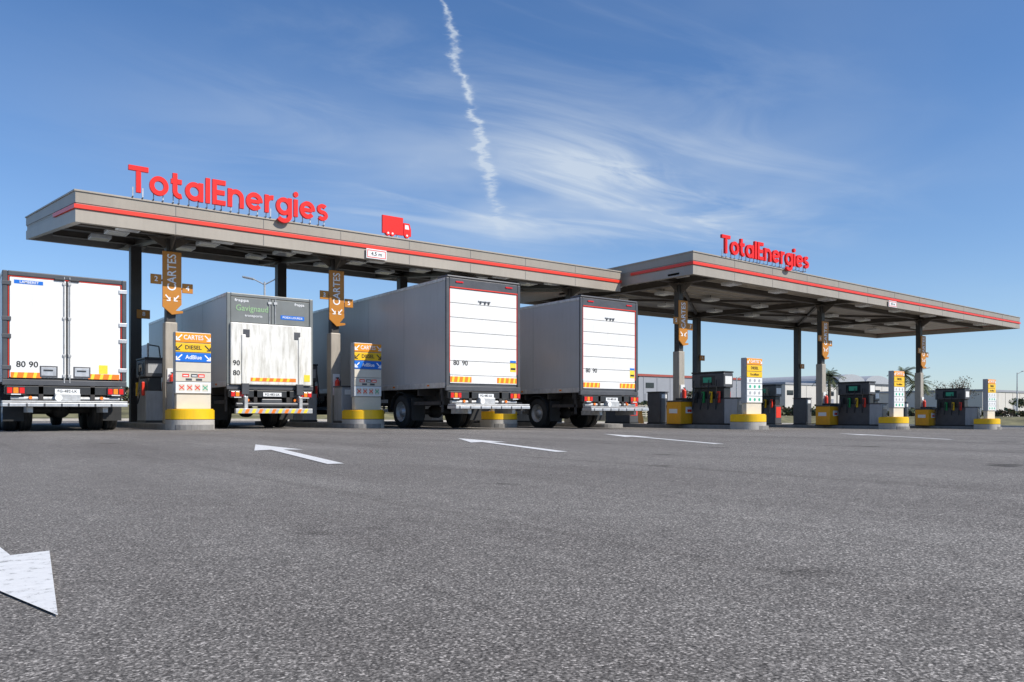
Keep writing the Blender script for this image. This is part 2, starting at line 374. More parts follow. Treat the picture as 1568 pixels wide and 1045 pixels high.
b.extr([(0,0,.08),(.76,0,.08),(.76,0,.66),(0,0,.66)],(0,.07,0),redl)
b.extr([(.785,0,.08),(1.06,0,.08),(1.06,0,.30),(1.0,0,.50),(.785,0,.50)],(0,.07,0),redl)
b.extr([(.83,-.004,.30),(.985,-.004,.30),(.955,-.004,.44),(.83,-.004,.44)],(0,.003,0),white)
for x in (.2,.36,.9):
    b.cyl((x,-.012,.09),(x,.075,.09),.085,.085,redl,16); b.cyl((x,-.018,.09),(x,-.013,.09),.035,.035,white,12)
for x in (.1,.55,.98): b.box(x-.012,x+.012,.03,.06,-.08,.1,steel)
b.done()
def hsign(u,v,z,w,h,t):
    b=B('height_limit_sign',(u,v,z))
    b.box(0,w,-.03,0,0,h,white,.006)
    e=.035
    b.box(e,w-e,-.036,-.031,h-e-.02,h-e,red); b.box(e,w-e,-.036,-.031,e,e+.02,red)
    b.box(e,e+.02,-.036,-.031,e+.021,h-e-.021,red); b.box(w-e-.02,w-e,-.036,-.031,e+.021,h-e-.021,red)
    b.text(t,h*.55,text_dk,face(w/2,-.034,h/2)); b.done()
hsign(11.25,22.75,4.92+E,.72,.31,'4,5 m'); hsign(37.0,19.25,5.08+E,.75,.30,'4,5 m')

def colsign(u,v,sc=1.0,num='2'):
    z=gz(u)
    b=B('column_lane_sign',(u,v-.2,z))
    b.box(-.26,.26,-.05,0,3.75,5.12,ochre,.012)
    b.text('CARTES',.34,text_w,face(0,-.054,4.52,math.radians(90)),bold=.004,fitw=1.05)
    b.extr([(-.26,-.05,3.745),(.26,-.05,3.745),(.26,-.05,3.60),(.10,-.05,3.42),(.30,-.05,3.42),(.30,-.05,3.36),(0,-.05,3.30),(-.26,-.05,3.52)],(0,.05,0),ochre)
    for s in (-1,1):
        b.stroke([(s*.18,3.86),(s*.06,3.72)],.035,-.056,-.0505,text_w)
        b.stroke([(s*.06,3.80),(s*.06,3.70),(s*.15,3.70)],.03,-.057,-.0505,text_w)
    for s in (-1,1):
        b.box(.28 if s>0 else -.58,.58 if s>0 else -.28,-.04,-.01,4.05-.1*s,4.33-.1*s,ochre,.01)
        b.text(num if s<0 else str(int(num)+2),.2,text_w,face(s*.43,-.043,4.19-.1*s),bold=.003)
        b.box(min(s*.17,s*.3),max(s*.17,s*.3),0.02,.05,4.15-.1*s,4.2-.1*s,beam)
    b.done()
colsign(5.74,24.3,num='2'); colsign(10.8,24.2,num='3'); colsign(16.0,24.2,num='4')
for i,u in enumerate((24.4,34.6,44.3)): colsign(u,21.3,num=str(5+i))
def rearplate(u,v):
    b=B('pump_number_sign',(u,v-.17,gz(u)))
    b.box(-.02,.02,-.03,0,3.7,3.9,beam)
    b.box(.0,.42,-.06,-.03,3.65,3.95,ochre,.01); b.text('8',.2,text_w,face(.22,-.063,3.8),bold=.003); b.done()
for u in (5.74,10.8): rearplate(u,29.0)
for u in (34.6,44.3): rearplate(u,28.9)

# islands ---------------------------------------------------------------------
def island(u,v0,v1,w=1.1):
    z=gz(u); b=B('pump_island',(u,0,z)); r=w/2
    def outline(r,off=0):
        pts=[]
        for k in range(13):
            t=math.pi+math.pi*k/12; pts.append((r*math.cos(t),v0+r*math.sin(t)*.9))
        for k in range(13):
            t=math.pi*k/12; pts.append((r*math.cos(t),v1+r*math.sin(t)*.9))
        return pts
    b.extr([(x,y,-.05) for x,y in outline(r)],(0,0,.19),kerbm)
    b.extr([(x,y,.1395) for x,y in outline(r-.12)],(0,0,.006),conc)
    b.done()
for u in (5.74,10.8,16.0,21.1): island(u,21.9,30.2)
for u in (24.25,34.6,44.2): island(u,17.6,29.8)
island(.7,22.5,30.2)

def totem(u,v,kind='truck'):
    z=gz(u); b=B('lane_sign_totem',(u,v,z))
    def nose(r,z0,z1,m,bk=.55):
        pts=[]
        for k in range(25):
            t=math.pi+math.pi*k/24; pts.append((r*math.cos(t),r*math.sin(t)*.8,z0))
        pts+= [(r,bk,z0),(-r,bk,z0)]
        b.extr(pts,(0,0,z1-z0),m)
    nose(.56,-.02,.27,conc); nose(.555,.27,.285,black); nose(.56,.285,.53,yellow); nose(.53,.53,.56,yellow,.52)
    b.box(-.42,.46,-.06,.14,.56,.95,cream,.01)
    W=.46
    b.box(-W,W,-.08,.16,.95,2.6,cab,.02)
    rows=[(2.33,2.58,orange),(2.07,2.31,yellow),(1.81,2.05,blue),(1.55,1.79,cream),(1.29,1.53,cream),(.98,1.27,white)]
    if kind=='car':
        rows=[(2.36,2.58,orange),(2.12,2.34,yellow),(1.90,2.10,yellow),(1.68,1.88,white),(1.46,1.66,white),(1.22,1.44,white),(.98,1.20,white)]
    for (a,c,m) in rows:
        b.box(-W+.01,W-.01,-.105,-.08,a,c,m,.006)
    y=-.108
    def arrowg(cx,cz,s,m,d=.07):
        b.stroke([(cx-s*d,cz+d),(cx+s*d*.7,cz-d*.7)],.03,y-.001,y+.003,m)
        b.stroke([(cx-s*d*.3,cz-d),(cx+s*d,cz-d),(cx+s*d,cz+d*.3)],.03,y,y+.003,m)
    if kind=='truck':
        b.text('CARTES',.17,text_w,face(0,-.107,2.455),bold=.002,fitw=.50); b.text('DIESEL',.15,text_dk,face(0,-.107,2.19),bold=.002,fitw=.42)
        b.text('AdBlue',.15,text_w,face(0,-.107,1.93),bold=.002,fitw=.42)
        for s in (-1,1):
            arrowg(s*.36,2.455,s,text_w); arrowg(s*.36,2.19,s,text_dk); arrowg(s*.36,1.93,s,text_w)
        for cx,m in ((-.2,red),(.02,dgrey),(.2,red)):
            b.box(cx-.085,cx+.085,-.108,-.105,1.40,1.49,m); b.box(cx-.06,cx+.06,-.110,-.1082,1.425,1.455,white)
        for cx in (-.12,.14): b.box(cx-.08,cx+.08,-.108,-.105,1.31,1.37,dgrey)
        for cx in (-.3,-.1,.1,.3):
            b.box(cx-.075,cx+.075,-.1085,-.105,1.03,1.22,cream)
            for sgn in (1,-1):
                M=Matrix.Translation((cx,-.110-.001*sgn,1.125))@Matrix.Rotation(sgn*.75,4,'Y')
                b.box(-.085,.085,-.001,.001,-.012,.012,red if cx<.2 else greenl,M=M)
    else:
        b.text('CARTES',.15,text_w,face(0,-.107,2.47),bold=.002,fitw=.50)
        b.text('DIESEL',.14,text_dk,face(0,-.107,2.23),bold=.002,fitw=.44); b.text('Excellium',.12,text_dk,face(0,-.107,2.0),bold=.001,fitw=.5)
        for s in (-1,1): arrowg(s*.36,2.47,s,text_w,.06)
        for k,(zc,m) in enumerate(((1.78,greenl),(1.56,greenl),(1.33,dgrey),(1.09,greenl))):
            for s in (-.27,0,.27):
                b.cyl((s,-.105,zc),(s,-.109,zc),.06,.06,m if (k+int(s*10))%2 else cab,12)
    b.done()
for u in (5.74,10.85,16.0): totem(u,21.9)
for u in (24.15,34.6,44.1): totem(u,17.6,'car')

def dispenser(u,v,kind='truck'):
    z=gz(u)+.14; b=B('fuel_dispenser',(u,v,z))
    L=.62 if kind=='truck' else .75
    b.box(-.26,.26,-L,L,0,1.0,cab if kind=='truck' else dgrey,.02)
    b.box(-.27,.27,-L-.01,L+.01,.0,.08,blk)
    b.box(-.2,.2,-L+.04,L-.04,1.0,1.42,blk,.02)
    b.box(-.28,.28,-L-.02,L+.02,1.42,1.98,dgrey,.04)
    b.box(-.29,.29,-L-.03,L+.03,1.98,2.04,blk,.01)
    for s in (-1,1):
        b.box(min(s*.281,s*.29),max(s*.281,s*.29),-.35,.35,1.52,1.88,glass)
        b.box(min(s*.291,s*.296),max(s*.291,s*.296),-.2,.2,1.62,1.82,greenl if kind=='car' else cream)
    b.box(-.2,.2,-L-.026,-L-.02,1.55,1.85,white if kind=='car' else cab)
    b.box(-.2,.2,-L-.012,-L-.002,.35,.9,red if kind=='car' else cab,.0)
    n=2 if kind=='truck' else 4
    for s in (-1,1):
        for k in range(n):
            y=-L+.2+k*(2*L-.4)/max(1,n-1); c=[red,yellow,green,blk][k%4]
            b.box(min(s*.26,s*.34),max(s*.26,s*.34),y-.06,y+.06,.85,1.28,c,.015)
            b.cyl((s*.33,y,1.22),(s*.40,y,1.0),.03,.02,blk,8)
            pts=[(s*.36,y,1.02)]
            for t in range(1,9):
                a=t/8; pts.append((s*(.36+.10*math.sin(math.pi*a)),y+.05*a,1.02-.75*math.sin(math.pi*a)+.7*a))
            b.tube(pts,.018,black,5)
    if kind=='truck':
        b.cyl((0,.3,2.04),(0,.3,2.55),.03,.03,steel,8); b.tube([(0,.3,2.5),(.3,.2,2.45),(.38,.1,1.6)],.02,black,5)
    b.done()
def cabinet(u,v,m,h=1.05,w=.3,l=.35,name='service_cabinet'):
    z=gz(u)+.14; b=B(name,(u,v,z))
    b.box(-w,w,-l,l,.06,h,m,.03); b.box(-w-.01,w+.01,-l-.01,l+.01,0,.06,blk)
    b.box(-w+.05,w-.05,-l-.012,-l-.001,.15,h-.3,m,.005); b.box(w-.12,w-.09,-l-.03,-l-.012,h*.5,h*.6,blk)
    b.box(-w-.02,w+.02,-l-.02,l+.02,h,h+.04,dgrey,.01)
    b.box(-w+.1,w-.1,-l-.015,-l-.001,h-.24,h-.08,white)
    b.done()
for u in (5.74,10.8,16.0,21.1):
    dispenser(u,26.8)
    cabinet(u+.05,23.4,cab,1.15,.27,.3)
dispenser(.7,26.8)
for u in (24.25,34.6,44.2):
    dispenser(u,19.5,'car'); dispenser(u,24.4,'car')
    z=gz(u)+.14; b=B('forecourt_service_bin',(u-.1,20.7,z))
    b.box(-.75,.40,-.36,.36,.03,.90,yelbin,.03); b.box(-.76,.41,-.37,.37,.90,.95,dgrey,.01); b.box(-.76,.41,-.37,.37,0,.03,blk)
    b.box(-.45,-.02,-.374,-.361,.45,.70,white); b.box(-.36,-.12,-.378,-.3745,.5,.6,red); b.box(-.77,-.751,-.2,.2,.45,.62,white)
    b.box(-.3,.3,-.3,.3,.95,1.05,blk,.02); b.done()
    cabinet(u,18.45,cab,1.0,.25,.3); cabinet(u,22.3,dgrey,1.3,.25,.35)

def bollard(u,v):
    z=gz(u)+.14; b=B('safety_bollard',(u,v,z)); b.cyl((0,0,0),(0,0,.9),.075,.075,steel,14); b.lathe((0,0,.9),(0,0,1),[(0,.075),(.04,.06),(.055,0.001)],steel,14)
    b.cyl((0,0,.6),(0,0,.75),.078,.078,red,14,False); b.done()
for u in (24.25,34.6,44.2): bollard(u-.35,26.6)
def extinguisher(u,v):
    z=gz(u)+.14; b=B('fire_extinguisher',(u,v,z))
    b.box(-.12,.12,.05,.07,.9,1.6,white,.005); b.cyl((0,-.03,.95),(0,-.03,1.35),.075,.075,red,14); b.lathe((0,-.03,1.35),(0,0,1),[(0,.075),(.05,.05),(.07,.025),(.1,.025),(.1,.001)],red,14)
    b.box(-.05,.05,-.05,-.01,1.45,1.49,blk); b.tube([(.04,-.03,1.46),(.11,-.04,1.35),(.1,-.05,1.1)],.012,black,5); b.done()
for (u,v) in ((5.74,24.05),(10.8,23.95),(24.4,21.05),(34.6,21.05),(44.3,21.05)): extinguisher(u,v-.01)

# ------------------------------------------------------------------ trucks
def wheel(b,x,y,r,w,side):
    a=(1 if side>0 else -1,0,0)
    b.lathe((x,y,r),a,[(-w/2,.3*r),(-w/2,r*.9),(-w/2+.04,r),(w/2-.04,r),(w/2,r*.93),(w/2,r*.6)],black,28)
    for k in range(3):
        b.lathe((x,y,r),a,[(-w*.3+k*w*.28,r+.002),(-w*.3+k*w*.28+.015,r+.006),(-w*.3+k*w*.28+.03,r+.002)],blk,28)
    b.lathe((x,y,r),a,[(w/2-.005,r*.61),(w/2-.01,r*.57),(w/2-.10,r*.52),(w/2-.11,r*.25),(w/2-.02,r*.22),(w/2+.0,r*.12),(w/2,.001)],rubw,24)
    for k in range(8):
        t=2*math.pi*k/8; cy=y+math.cos(t)*r*.38; cz=r+math.sin(t)*r*.38
        b.cyl((x+a[0]*(w/2-.115),cy,cz),(x+a[0]*(w/2-.08),cy,cz),.022,.022,steel,6)
def truck(u,v,W,H,L,style,sidem,axles=(1.15,2.5)):
    z=gz(u+W/2); b=B('box_truck',(u,v,z)); fz=1.24
    b.box(0,W,.03,L,fz,H-.03,sidem,.03)
    b.box(-.015,.07,.02,L-.05,H-.09,H,alu,.01); b.box(W-.07,W+.015,.02,L-.05,H-.09,H,alu,.01)
    b.box(-.02,.05,.02,L,fz-.04,fz+.12,alu,.008); b.box(W-.05,W+.02,.02,L,fz-.04,fz+.12,alu,.008)
    n=int(L/2.4)
    for k in range(1,n):
        y=k*L/n
        b.box(-.003,.01,y-.008,y+.008,fz+.13,H-.1,sided); b.box(W-.01,W+.003,y-.008,y+.008,fz+.13,H-.1,sided)
    for k in range(int(L/2.2)):
        y=.9+k*2.1; b.box(-.025,-.021,y,y+.12,fz+.02,fz+.07,lenso)
    fr=dgrey if style in('roll','doors') else greyd
    hd=.30 if style=='roll' else (.12 if style=='doors' else .1)
    b.box(-.02,.09,-.04,.03,fz+.02,H-.001,fr,.02); b.box(W-.09,W+.02,-.04,.03,fz+.02,H-.001,fr,.02)
    b.box(.091,W-.091,-.038,.03,H-hd,H+.0,fr,.02)
    b.box(-.02,W+.02,-.05,.05,fz-.12,fz+.018,dgrey,.01)
    if style=='roll':
        b.box(.0,W,-.06,.5,H,H+.07,fr,.035)
        b.box(.3,.55,-.062,-.04,H-.13,H-.09,lensr); b.box(W-.55,W-.3,-.062,-.04,H-.13,H-.09,lensr)
        b.box(.1,W-.1,-.05,-.0395,H-hd+.01,H-hd+.04,red)
        for x in (.096,W-.112): b.box(x,x+.016,-.034,-.0,fz+.4,H-hd,red)
        d0=fz+.33; d1=H-hd; N=6
        b.box(.091,W-.091,-.0,.03,fz+.02,d1,dgrey)
        for k in range(N):
            a=d0+(d1-d0)*k/N; c=d0+(d1-d0)*(k+1)/N
            b.box(.12,W-.12,-.022,-.001,a+.008,c-.006,whited,.006)
        b.box(.12,W-.12,-.03,-.001,fz+.10,d0-.005,whited,.004)
        for (a,c) in ((.12,.85),(W-.85,W-.12)):
            b.box(a,c,-.036,-.031,fz+.13,fz+.29,refo)
            for q in range(4): 
                x=a+.05+q*.18; b.extr([(x,-.038,fz+.13),(x+.07,-.038,fz+.13),(x+.10,-.038,fz+.29),(x+.03,-.038,fz+.29)],(0,.0015,0),refy)
        b.box(W*.5-.22,W*.5+.22,-.05,-.02,H-.62,H-.58,cab,.01)
        for q in (-.16,0,.13): b.box(W*.5+q,W*.5+q+.04,-.05,-.02,H-.68,H-.6,dgrey)
        b.text('80',.2,text_dk,face(.33,-.024,1.92),bold=.003); b.text('90',.2,text_dk,face(.63,-.024,1.92),bold=.003)
        b.box(W-.36,W-.14,-.027,-.023,1.72,1.98,refy); b.box(W-.34,W-.16,-.029,-.0275,1.78,1.84,text_dk)
        b.box(W-.36,W-.14,-.027,-.023,2.0,2.06,blue)
    if style=='doors':
        d0=fz+.05; d1=H-hd-.02; mid=W*.5
        b.box(.091,W-.091,-.0,.03,fz+.02,d1+.02,black)
        b.box(.098,.112,-.034,-.001,d0,d1+.012,red); b.box(W-.112,W-.098,-.034,-.001,d0,d1+.012,red); b.box(.113,W-.113,-.034,-.001,d1,d1+.014,red)
        for (a,c) in ((.13,mid-.02),(mid+.02,W-.13)):
            b.box(a,c,-.03,-.001,d0+.02,d1-.01,whited,.008)
        for x in (mid-.06,mid+.06):
            b.cyl((x,-.05,fz-.05),(x,-.05,H-.05),.014,.014,steel,8)
            for zz_ in (fz+.1,fz+.6,H-.25,H-1.1): b.box(x-.035,x+.035,-.065,-.03,zz_,zz_+.06,steel,.005)
        for zz_ in (fz+.25,fz+1.0,H-1.2,H-.35):
            for s,x in ((1,.0),(-1,W)):
                b.box(min(x-s*.03,x+s*.16),max(x-s*.03,x+s*.16),-.06,-.031,zz_,zz_+.1,alu if s<0 else dgrey,.008)
        for x in (mid-.42,mid+.30):
            b.box(x-.16,x+.22,-.038,-.0305,fz+.08,fz+.36,dgrey,.004); b.box(x-.13,x+.19,-.045,-.039,fz+.12,fz+.33,alu,.003); b.box(x-.08,x+.12,-.06,-.046,fz+.24,fz+.27,blk)
        for (a,c) in ((.15,.78),(W-.86,W-.15)):
            b.box(a,c,-.036,-.031,fz+.06,fz+.19,refo)
            for q in range(3): 
                x=a+.05+q*.2; b.extr([(x,-.038,fz+.06),(x+.07,-.038,fz+.06),(x+.10,-.038,fz+.19),(x+.03,-.038,fz+.19)],(0,.0015,0),refy)
        b.text('80',.2,text_dk,face(.36,-.033,fz+.38),bold=.003); b.text('90',.2,text_dk,face(.62,-.033,fz+.38),bold=.003)
        b.box(.22,.82,-.034,-.0305,H-.30,H-.21,blue); b.text('LAMBERET',.085,text_w,face(.53,-.036,H-.255),bold=.001)
        b.box(W-.62,W-.42,-.034,-.0305,fz+.2,fz+.42,refy)
        for x in (mid-.16,mid+.16): b.box(x-.11,x+.11,-.07,-.035,H-.15,H-.1,blk,.01)
    if style=='lift':
        d1=H-hd-.01; mid=W*.5; zs=H-.82
        b.box(.091,W-.091,-.0,.03,fz+.02,d1,dgrey)
        for (a,c) in ((.10,mid-.01),(mid+.01,W-.10)): b.box(a,c,-.02,-.001,zs,d1,greyd,.006)
        b.box(.06,W-.06,-.13,-.03,fz+.02,zs-.02,whitedd,.03)
        for x in (.42,W-.42): b.box(x-.06,x+.06,-.16,-.128,fz+.02,zs-.35,whitedd,.02)
        for x in (.46,W-.55): b.box(x-.05,x+.13,-.15,-.131,zs-.42,zs-.2,dgrey,.01)
        for x in (mid-.05,mid+.12): b.cyl((x,-.04,zs),(x,-.04,H-.1),.014,.014,steel,8); b.box(x-.05,x+.05,-.06,-.02,H-.25,H-.18,steel); 
        b.text('Gavignaud',.24,textgreen,face(.70,-.024,H-.42),bold=.002,fitw=.92); b.text('transports',.1,text_w,face(.74,-.024,H-.62),fitw=.5)
        b.box(mid+.28,mid+1.0,-.026,-.021,H-.66,H-.54,blue); b.text('POIDS LOURDS',.08,text_w,face(mid+.64,-.028,H-.6),bold=.001,fitw=.6)
        b.text('frappa',.11,text_w,face(.40,-.024,H-.2),bold=.001,fitw=.4); b.text('frappa',.11,text_w,face(W-.4,-.024,H-.2),bold=.001,fitw=.3)
        b.box(.62,W-.55,-.137,-.1305,fz+.12,fz+.22,refo)
        for q in range(6):
            x=.66+q*.2; b.extr([(x,-.139,fz+.12),(x+.08,-.139,fz+.12),(x+.11,-.139,fz+.22),(x+.03,-.139,fz+.22)],(0,.0015,0),refy)
        b.text('90',.2,text_dk,face(.22,-.134,fz+.62),bold=.003); b.text('80',.2,text_dk,face(.22,-.134,fz+.34),bold=.003)
        b.box(W-.3,W-.12,-.137,-.1305,fz+.14,fz+.34,refy)
    for x in (.72,W-.82): b.box(x,x+.1,-.1,L+2.0,.72,1.12,chas)
    for k in range(int(L/1.3)): b.box(.1,W-.1,.4+k*1.3,.5+k*1.3,1.0,fz-.005,chas)
    b.box(.02,W-.02,-.10,.0,.90,1.10,blk,.01)
    for x in (.05,W-.45):
        b.box(x,x+.40,-.14,-.10,.88,1.10,blk,.015)
        c=[lensr,lenso,lensr]
        for q in range(3): b.box(x+.02+q*.125,x+.125+q*.125,-.15,-.139,.92,1.06,c[q],.008)
        b.box(x+.1,x+.3,-.155,-.14,.885,.91,lensw)
    b.box(W*.5-.27,W*.5+.27,-.13,-.10,.93,1.04,white,.003); b.text('FG-482-LK',.09,text_dk,face(W*.5,-.133,.985),fitw=.42)
    for x in (.5,W-.62): b.cyl((x+.05,-.12,.82),(x+.05,-.06,.82),.04,.04,refo,10)
    if style=='lift':
        b.box(.15,W-.1,-.3,-.18,.44,.58,steel,.01)
        for q in range(11):
            x=.2+q*(W-.4)/11
            b.extr([(x,-.304,.45),(x+.1,-.304,.45),(x+.16,-.304,.57),(x+.06,-.304,.57)],(0,.003,0),refo if q%2 else refy)
        for x in (.4,W-.5):
            b.box(x,x+.1,-.28,.3,.58,.92,steel,.01); b.cyl((x+.05,-.24,.56),(x+.05,-.05,1.2),.045,.045,alu,8); b.box(x-.05,x+.15,-.22,-.13,.98,1.3,dgrey,.01)
        b.cyl((.2,-.16,.70),(W-.2,-.16,.70),.06,.06,dgrey,10); b.box(W*.5-.3,W*.5+.3,-.1,.25,.6,.86,dgrey,.02)
        for x in (W*.5-.5,W*.5+.5): b.cyl((x,-.1,.72),(x,.7,.9),.04,.04,alu,8)
    else:
        b.box(-.06,W-.06,-.62,-.16,.60,.69,alu,.012); b.box(-.06,W-.06,-.60,-.2,.70,.74,steel,.01)
        for q in range(7): b.box(.05+q*.36,.09+q*.36,-.626,-.61,.60,.68,dgrey)
        for x in (.45,W-.6): b.box(x,x+.12,-.45,.45,.46,.60,steel,.01); b.cyl((x+.06,-.3,.55),(x+.06,.4,.95),.045,.045,alu,8)
        b.cyl((.15,-.02,.80),(W-.15,-.02,.80),.06,.06,steel,10)
        b.box(W*.5-.28,W*.5+.28,-.2,0,.74,.93,steel,.02); b.cyl((W*.5-.2,-.21,.82),(W*.5-.2,-.24,.82),.08,.08,white,12)
    r=.52
    for ax in axles:
        for s,x in ((-1,.20),(1,W-.20)):
            wheel(b,x,ax,r,.30,s); wheel(b,x-s*.33,ax,r,.28,s)
            pts=[]
            for k in range(9):
                t=math.pi*(.05+.9*k/8); pts.append((ax+math.cos(t)*(r+.1),r+math.sin(t)*(r+.08)))
            for (p,q) in zip(pts[:-1],pts[1:]):
                x0=min(x-.2,x+.2); 
                b.hexa([(x0,p[0],p[1]),(x0+.4,p[0],p[1]),(x0+.4,q[0],q[1]),(x0,q[0],q[1]),(x0,p[0],p[1]+.015),(x0+.4,p[0],p[1]+.015),(x0+.4,q[0],q[1]+.015),(x0,q[0],q[1]+.015)],blk)
        b.cyl((.2,ax,r),(W-.2,ax,r),.09,.09,chas,10); b.lathe((W/2,ax,r),(0,1,0),[(-.22,.02),(-.15,.2),(.15,.2),(.22,.02)],chas,14)
    for x in (.02,W-.46): b.box(x,x+.44,axles[0]-.75,axles[0]-.73,.25,.95,black)
    for s,x in ((0,.03),(1,W-.06)):
        for zc in (.50,.80): b.box(x,x+.03,axles[-1]+.85,L-1.6,zc,zc+.11,alu,.005)
        for k in range(4): 
            y=axles[-1]+1.1+k*(L-3.6-axles[-1])/3; b.box(x+.005,x+.045,y,y+.06,.45,1.2,chas)
        if axles[0]>2: b.box(x-.0,x+.05,.25,.32,.5,1.2,chas); b.box(x,x+.03,.2,axles[0]-.85,.72,.82,chas)
    b.box(.12,.7,L-3.6,L-2.4,.5,1.05,steel,.05); b.box(W-.7,W-.12,L-3.6,L-2.6,.5,1.05,dgrey,.05)
    c0=L+.35; c1=L+2.45; cw0=.06; cw1=W-.06
    b.extr([(cw0,c0,.95),(cw0,c1,.45),(cw0,c1+.02,1.5),(cw0,c1-.25,2.75),(cw0,c1-.9,3.1),(cw0,c0,3.1)],(cw1-cw0,0,0),white)
    b.extr([(cw0-.01,c1-1.2,1.75),(cw0-.01,c1-.16,1.75),(cw0-.01,c1-.34,2.5),(cw0-.01,c1-1.2,2.55)],(cw1-cw0+.02,0,0),glass)
    b.hexa([(cw0+.12,c1+.005,1.65),(cw1-.12,c1+.005,1.65),(cw1-.12,c1-.04,1.65),(cw0+.12,c1-.04,1.65),(cw0+.12,c1-.19,2.62),(cw1-.12,c1-.19,2.62),(cw1-.12,c1-.26,2.62),(cw0+.12,c1-.26,2.62)],glass)
    b.box(cw0,cw1,c1-.0,c1+.12,.4,.85,dgrey,.04); b.box(.5,W-.5,c1,c1+.06,.95,1.4,blk,.02)
    for x in (.12,W-.5): b.box(x,x+.38,c1+.1,c1+.15,.6,.8,lensw,.02)
    for s in (-1,1):
        x=cw0 if s<0 else cw1
        b.box(min(x,x+s*.28),max(x,x+s*.28),c1-.2,c1-.1,1.9,2.5,blk,.03)
        wheel(b,.22 if s<0 else W-.22,c1-1.0,r,.32,s)
    b.cyl((.2,c1-1.0,r),(W-.2,c1-1.0,r),.08,.08,chas,10)
    if style in('roll',):
        b.box(.3,W-.3,L,L+.3,2.6,H-.25,white,.05)
    b.done()
truck(1.5,22.2,2.66,3.86,10.0,'doors',whited)
truck(6.8,22.4,2.5,3.85,9.6,'lift',sideg,(2.2,))
truck(11.9,19.0,2.62,4.36,9.8,'roll',sideg,(2.75,))
truck(17.05,19.05,2.62,4.30,9.8,'roll',sideg,(2.3,))

# ------------------------------------------------------------------ background
grassm=mat('dry_grass',(0.17,0.155,0.075),0.95,0,0.5,0.8,bump=0.6,bscale=12)
leafm=mat('foliage_dark',(0.055,0.072,0.028),0.8,0,0.5,1.5)
leafm2=mat('foliage_light',(0.11,0.125,0.055),0.8,0,0.4,1.5)
leafb=mat('foliage_brown',(0.16,0.11,0.07),0.85,0,0.4,1.5)
bark=mat('bark',(0.12,0.09,0.065),0.9,0,0.3,6)
def zfg(u,v):
    t=min(1,max(0,(v-50)/8,(u-80)/8)); return gz(u)+(0.12 if t<=0 else 0.12+0.9*t*t*(3-2*t))
gv=[50,50.01,52,54,56,58,62,80,150,400,1200,2600]
sheet('grass_field',[-600,-200,-60]+list(range(-30,80,6))+[80,82,84,86,88,100,120,150,200,350,700,2500],gv,0.0,grassm,zfg)
sheet('grass_verge',[80,82,84,86,88,100,120,150,200,350,700,2500],[-300,-50,0,20,40,49.99],0.0,grassm,zfg)
b=B('verge_kerb'); 
for k in range(-20,26):
    u=k*3; b.hexa([(u,49.8,gz(u)-.02),(u+2.99,49.8,gz(u+3)-.02),(u+2.99,50.0,gz(u+3)-.02),(u,50.0,gz(u)-.02),(u,49.8,gz(u)+.13),(u+2.99,49.8,gz(u+3)+.13),(u+2.99,50.0,gz(u+3)+.13),(u,50.0,gz(u)+.13)],conc)
g=gz(79.9)
for k in range(-10,16): b.box(79.8,80.0,k*3,k*3+2.99,g-.02,g+.14,conc)
b.done()
def leaves(b,c,r,n,ms,sz,flat=1.0):
    for k in range(n):
        while True:
            p=Vector((random.uniform(-1,1),random.uniform(-1,1),random.uniform(-1,1)))
            if p.length<1: break
        if random.random()<.6 and p.length>0: p=p.normalized()*random.uniform(.6,1)
        q=Vector(c)+Vector((p.x*r[0],p.y*r[1],p.z*r[2])); s=sz*random.uniform(.6,1.4)
        a=Vector((random.uniform(-1,1),random.uniform(-1,1),random.uniform(-1,1))).normalized(); d=a.orthogonal().normalized()
        e=a.cross(d)
        b.add([q-d*s,q+e*s*.6,q+d*s,q-e*s*.6],[(0,1,2,3)],random.choice(ms))
def tree(u,v,h,r,ms,dens=500,bare=False):
    z=zfg(u,v); b=B('tree',(u,v,z))
    b.cyl((0,0,-.2),(0.1,0,h*.45),.05*h*.4,.03*h*.4,bark,8)
    for k in range(9):
        t=k*2.4; rr=r*random.uniform(.5,.85); e=Vector((math.cos(t)*rr,math.sin(t)*rr,h*random.uniform(.6,.95)))
        s=Vector((0.08,0,h*random.uniform(.2,.4))); b.cyl(s,e,.035*h*.25,.008*h,bark,5)
        if bare:
            for j in range(7):
                p=s.lerp(e,random.uniform(.3,1)); b.cyl(p,p+Vector((random.uniform(-.7,.7),random.uniform(-.7,.7),random.uniform(.3,1.0))),.025,.008,bark,4)
        leaves(b,e,(r*.45,r*.45,h*.16),dens//9,ms,.16 if not bare else .08)
    b.done(False)
def hedge(p0,p1,h,ms,n,wd=.8):
    b=B('hedge'); p0=Vector(p0);p1=Vector(p1); Ln=(p1-p0).length; d=(p1-p0)/Ln; nr=Vector((-d.y,d.x))
    for k in range(n):
        t=random.uniform(0,Ln); hh=h*(0.7+.25*math.sin(t*1.3)+.22*math.sin(t*.37+1)+.12*math.sin(t*3.1)); 
        zz_=random.random()**.7*hh; p=p0+d*t+nr*random.uniform(-wd,wd)
        q=Vector((p.x,p.y,zfg(p.x,p.y)+zz_)); s=random.uniform(.14,.32)
        a=Vector((random.uniform(-1,1),random.uniform(-1,1),random.uniform(-1,1))).normalized(); dd=a.orthogonal().normalized(); e=a.cross(dd)
        b.add([q-dd*s,q+e*s*.7,q+dd*s,q-e*s*.7],[(0,1,2,3)],random.choice(ms))
    b.done(False)
hedge((-10,60),(92,60),1.3,[leafm,leafm,leafm2,leafb],7500)
hedge((92,60),(92,5),1.0,[leafm,leafm2,leafb],4000)
hedge((20,76),(150,76),2.0,[leafm,leafb,leafm2],5000)
b=B('boundary_fence')
postm=mat('fence_post',(0.55,0.51,0.42),0.7)
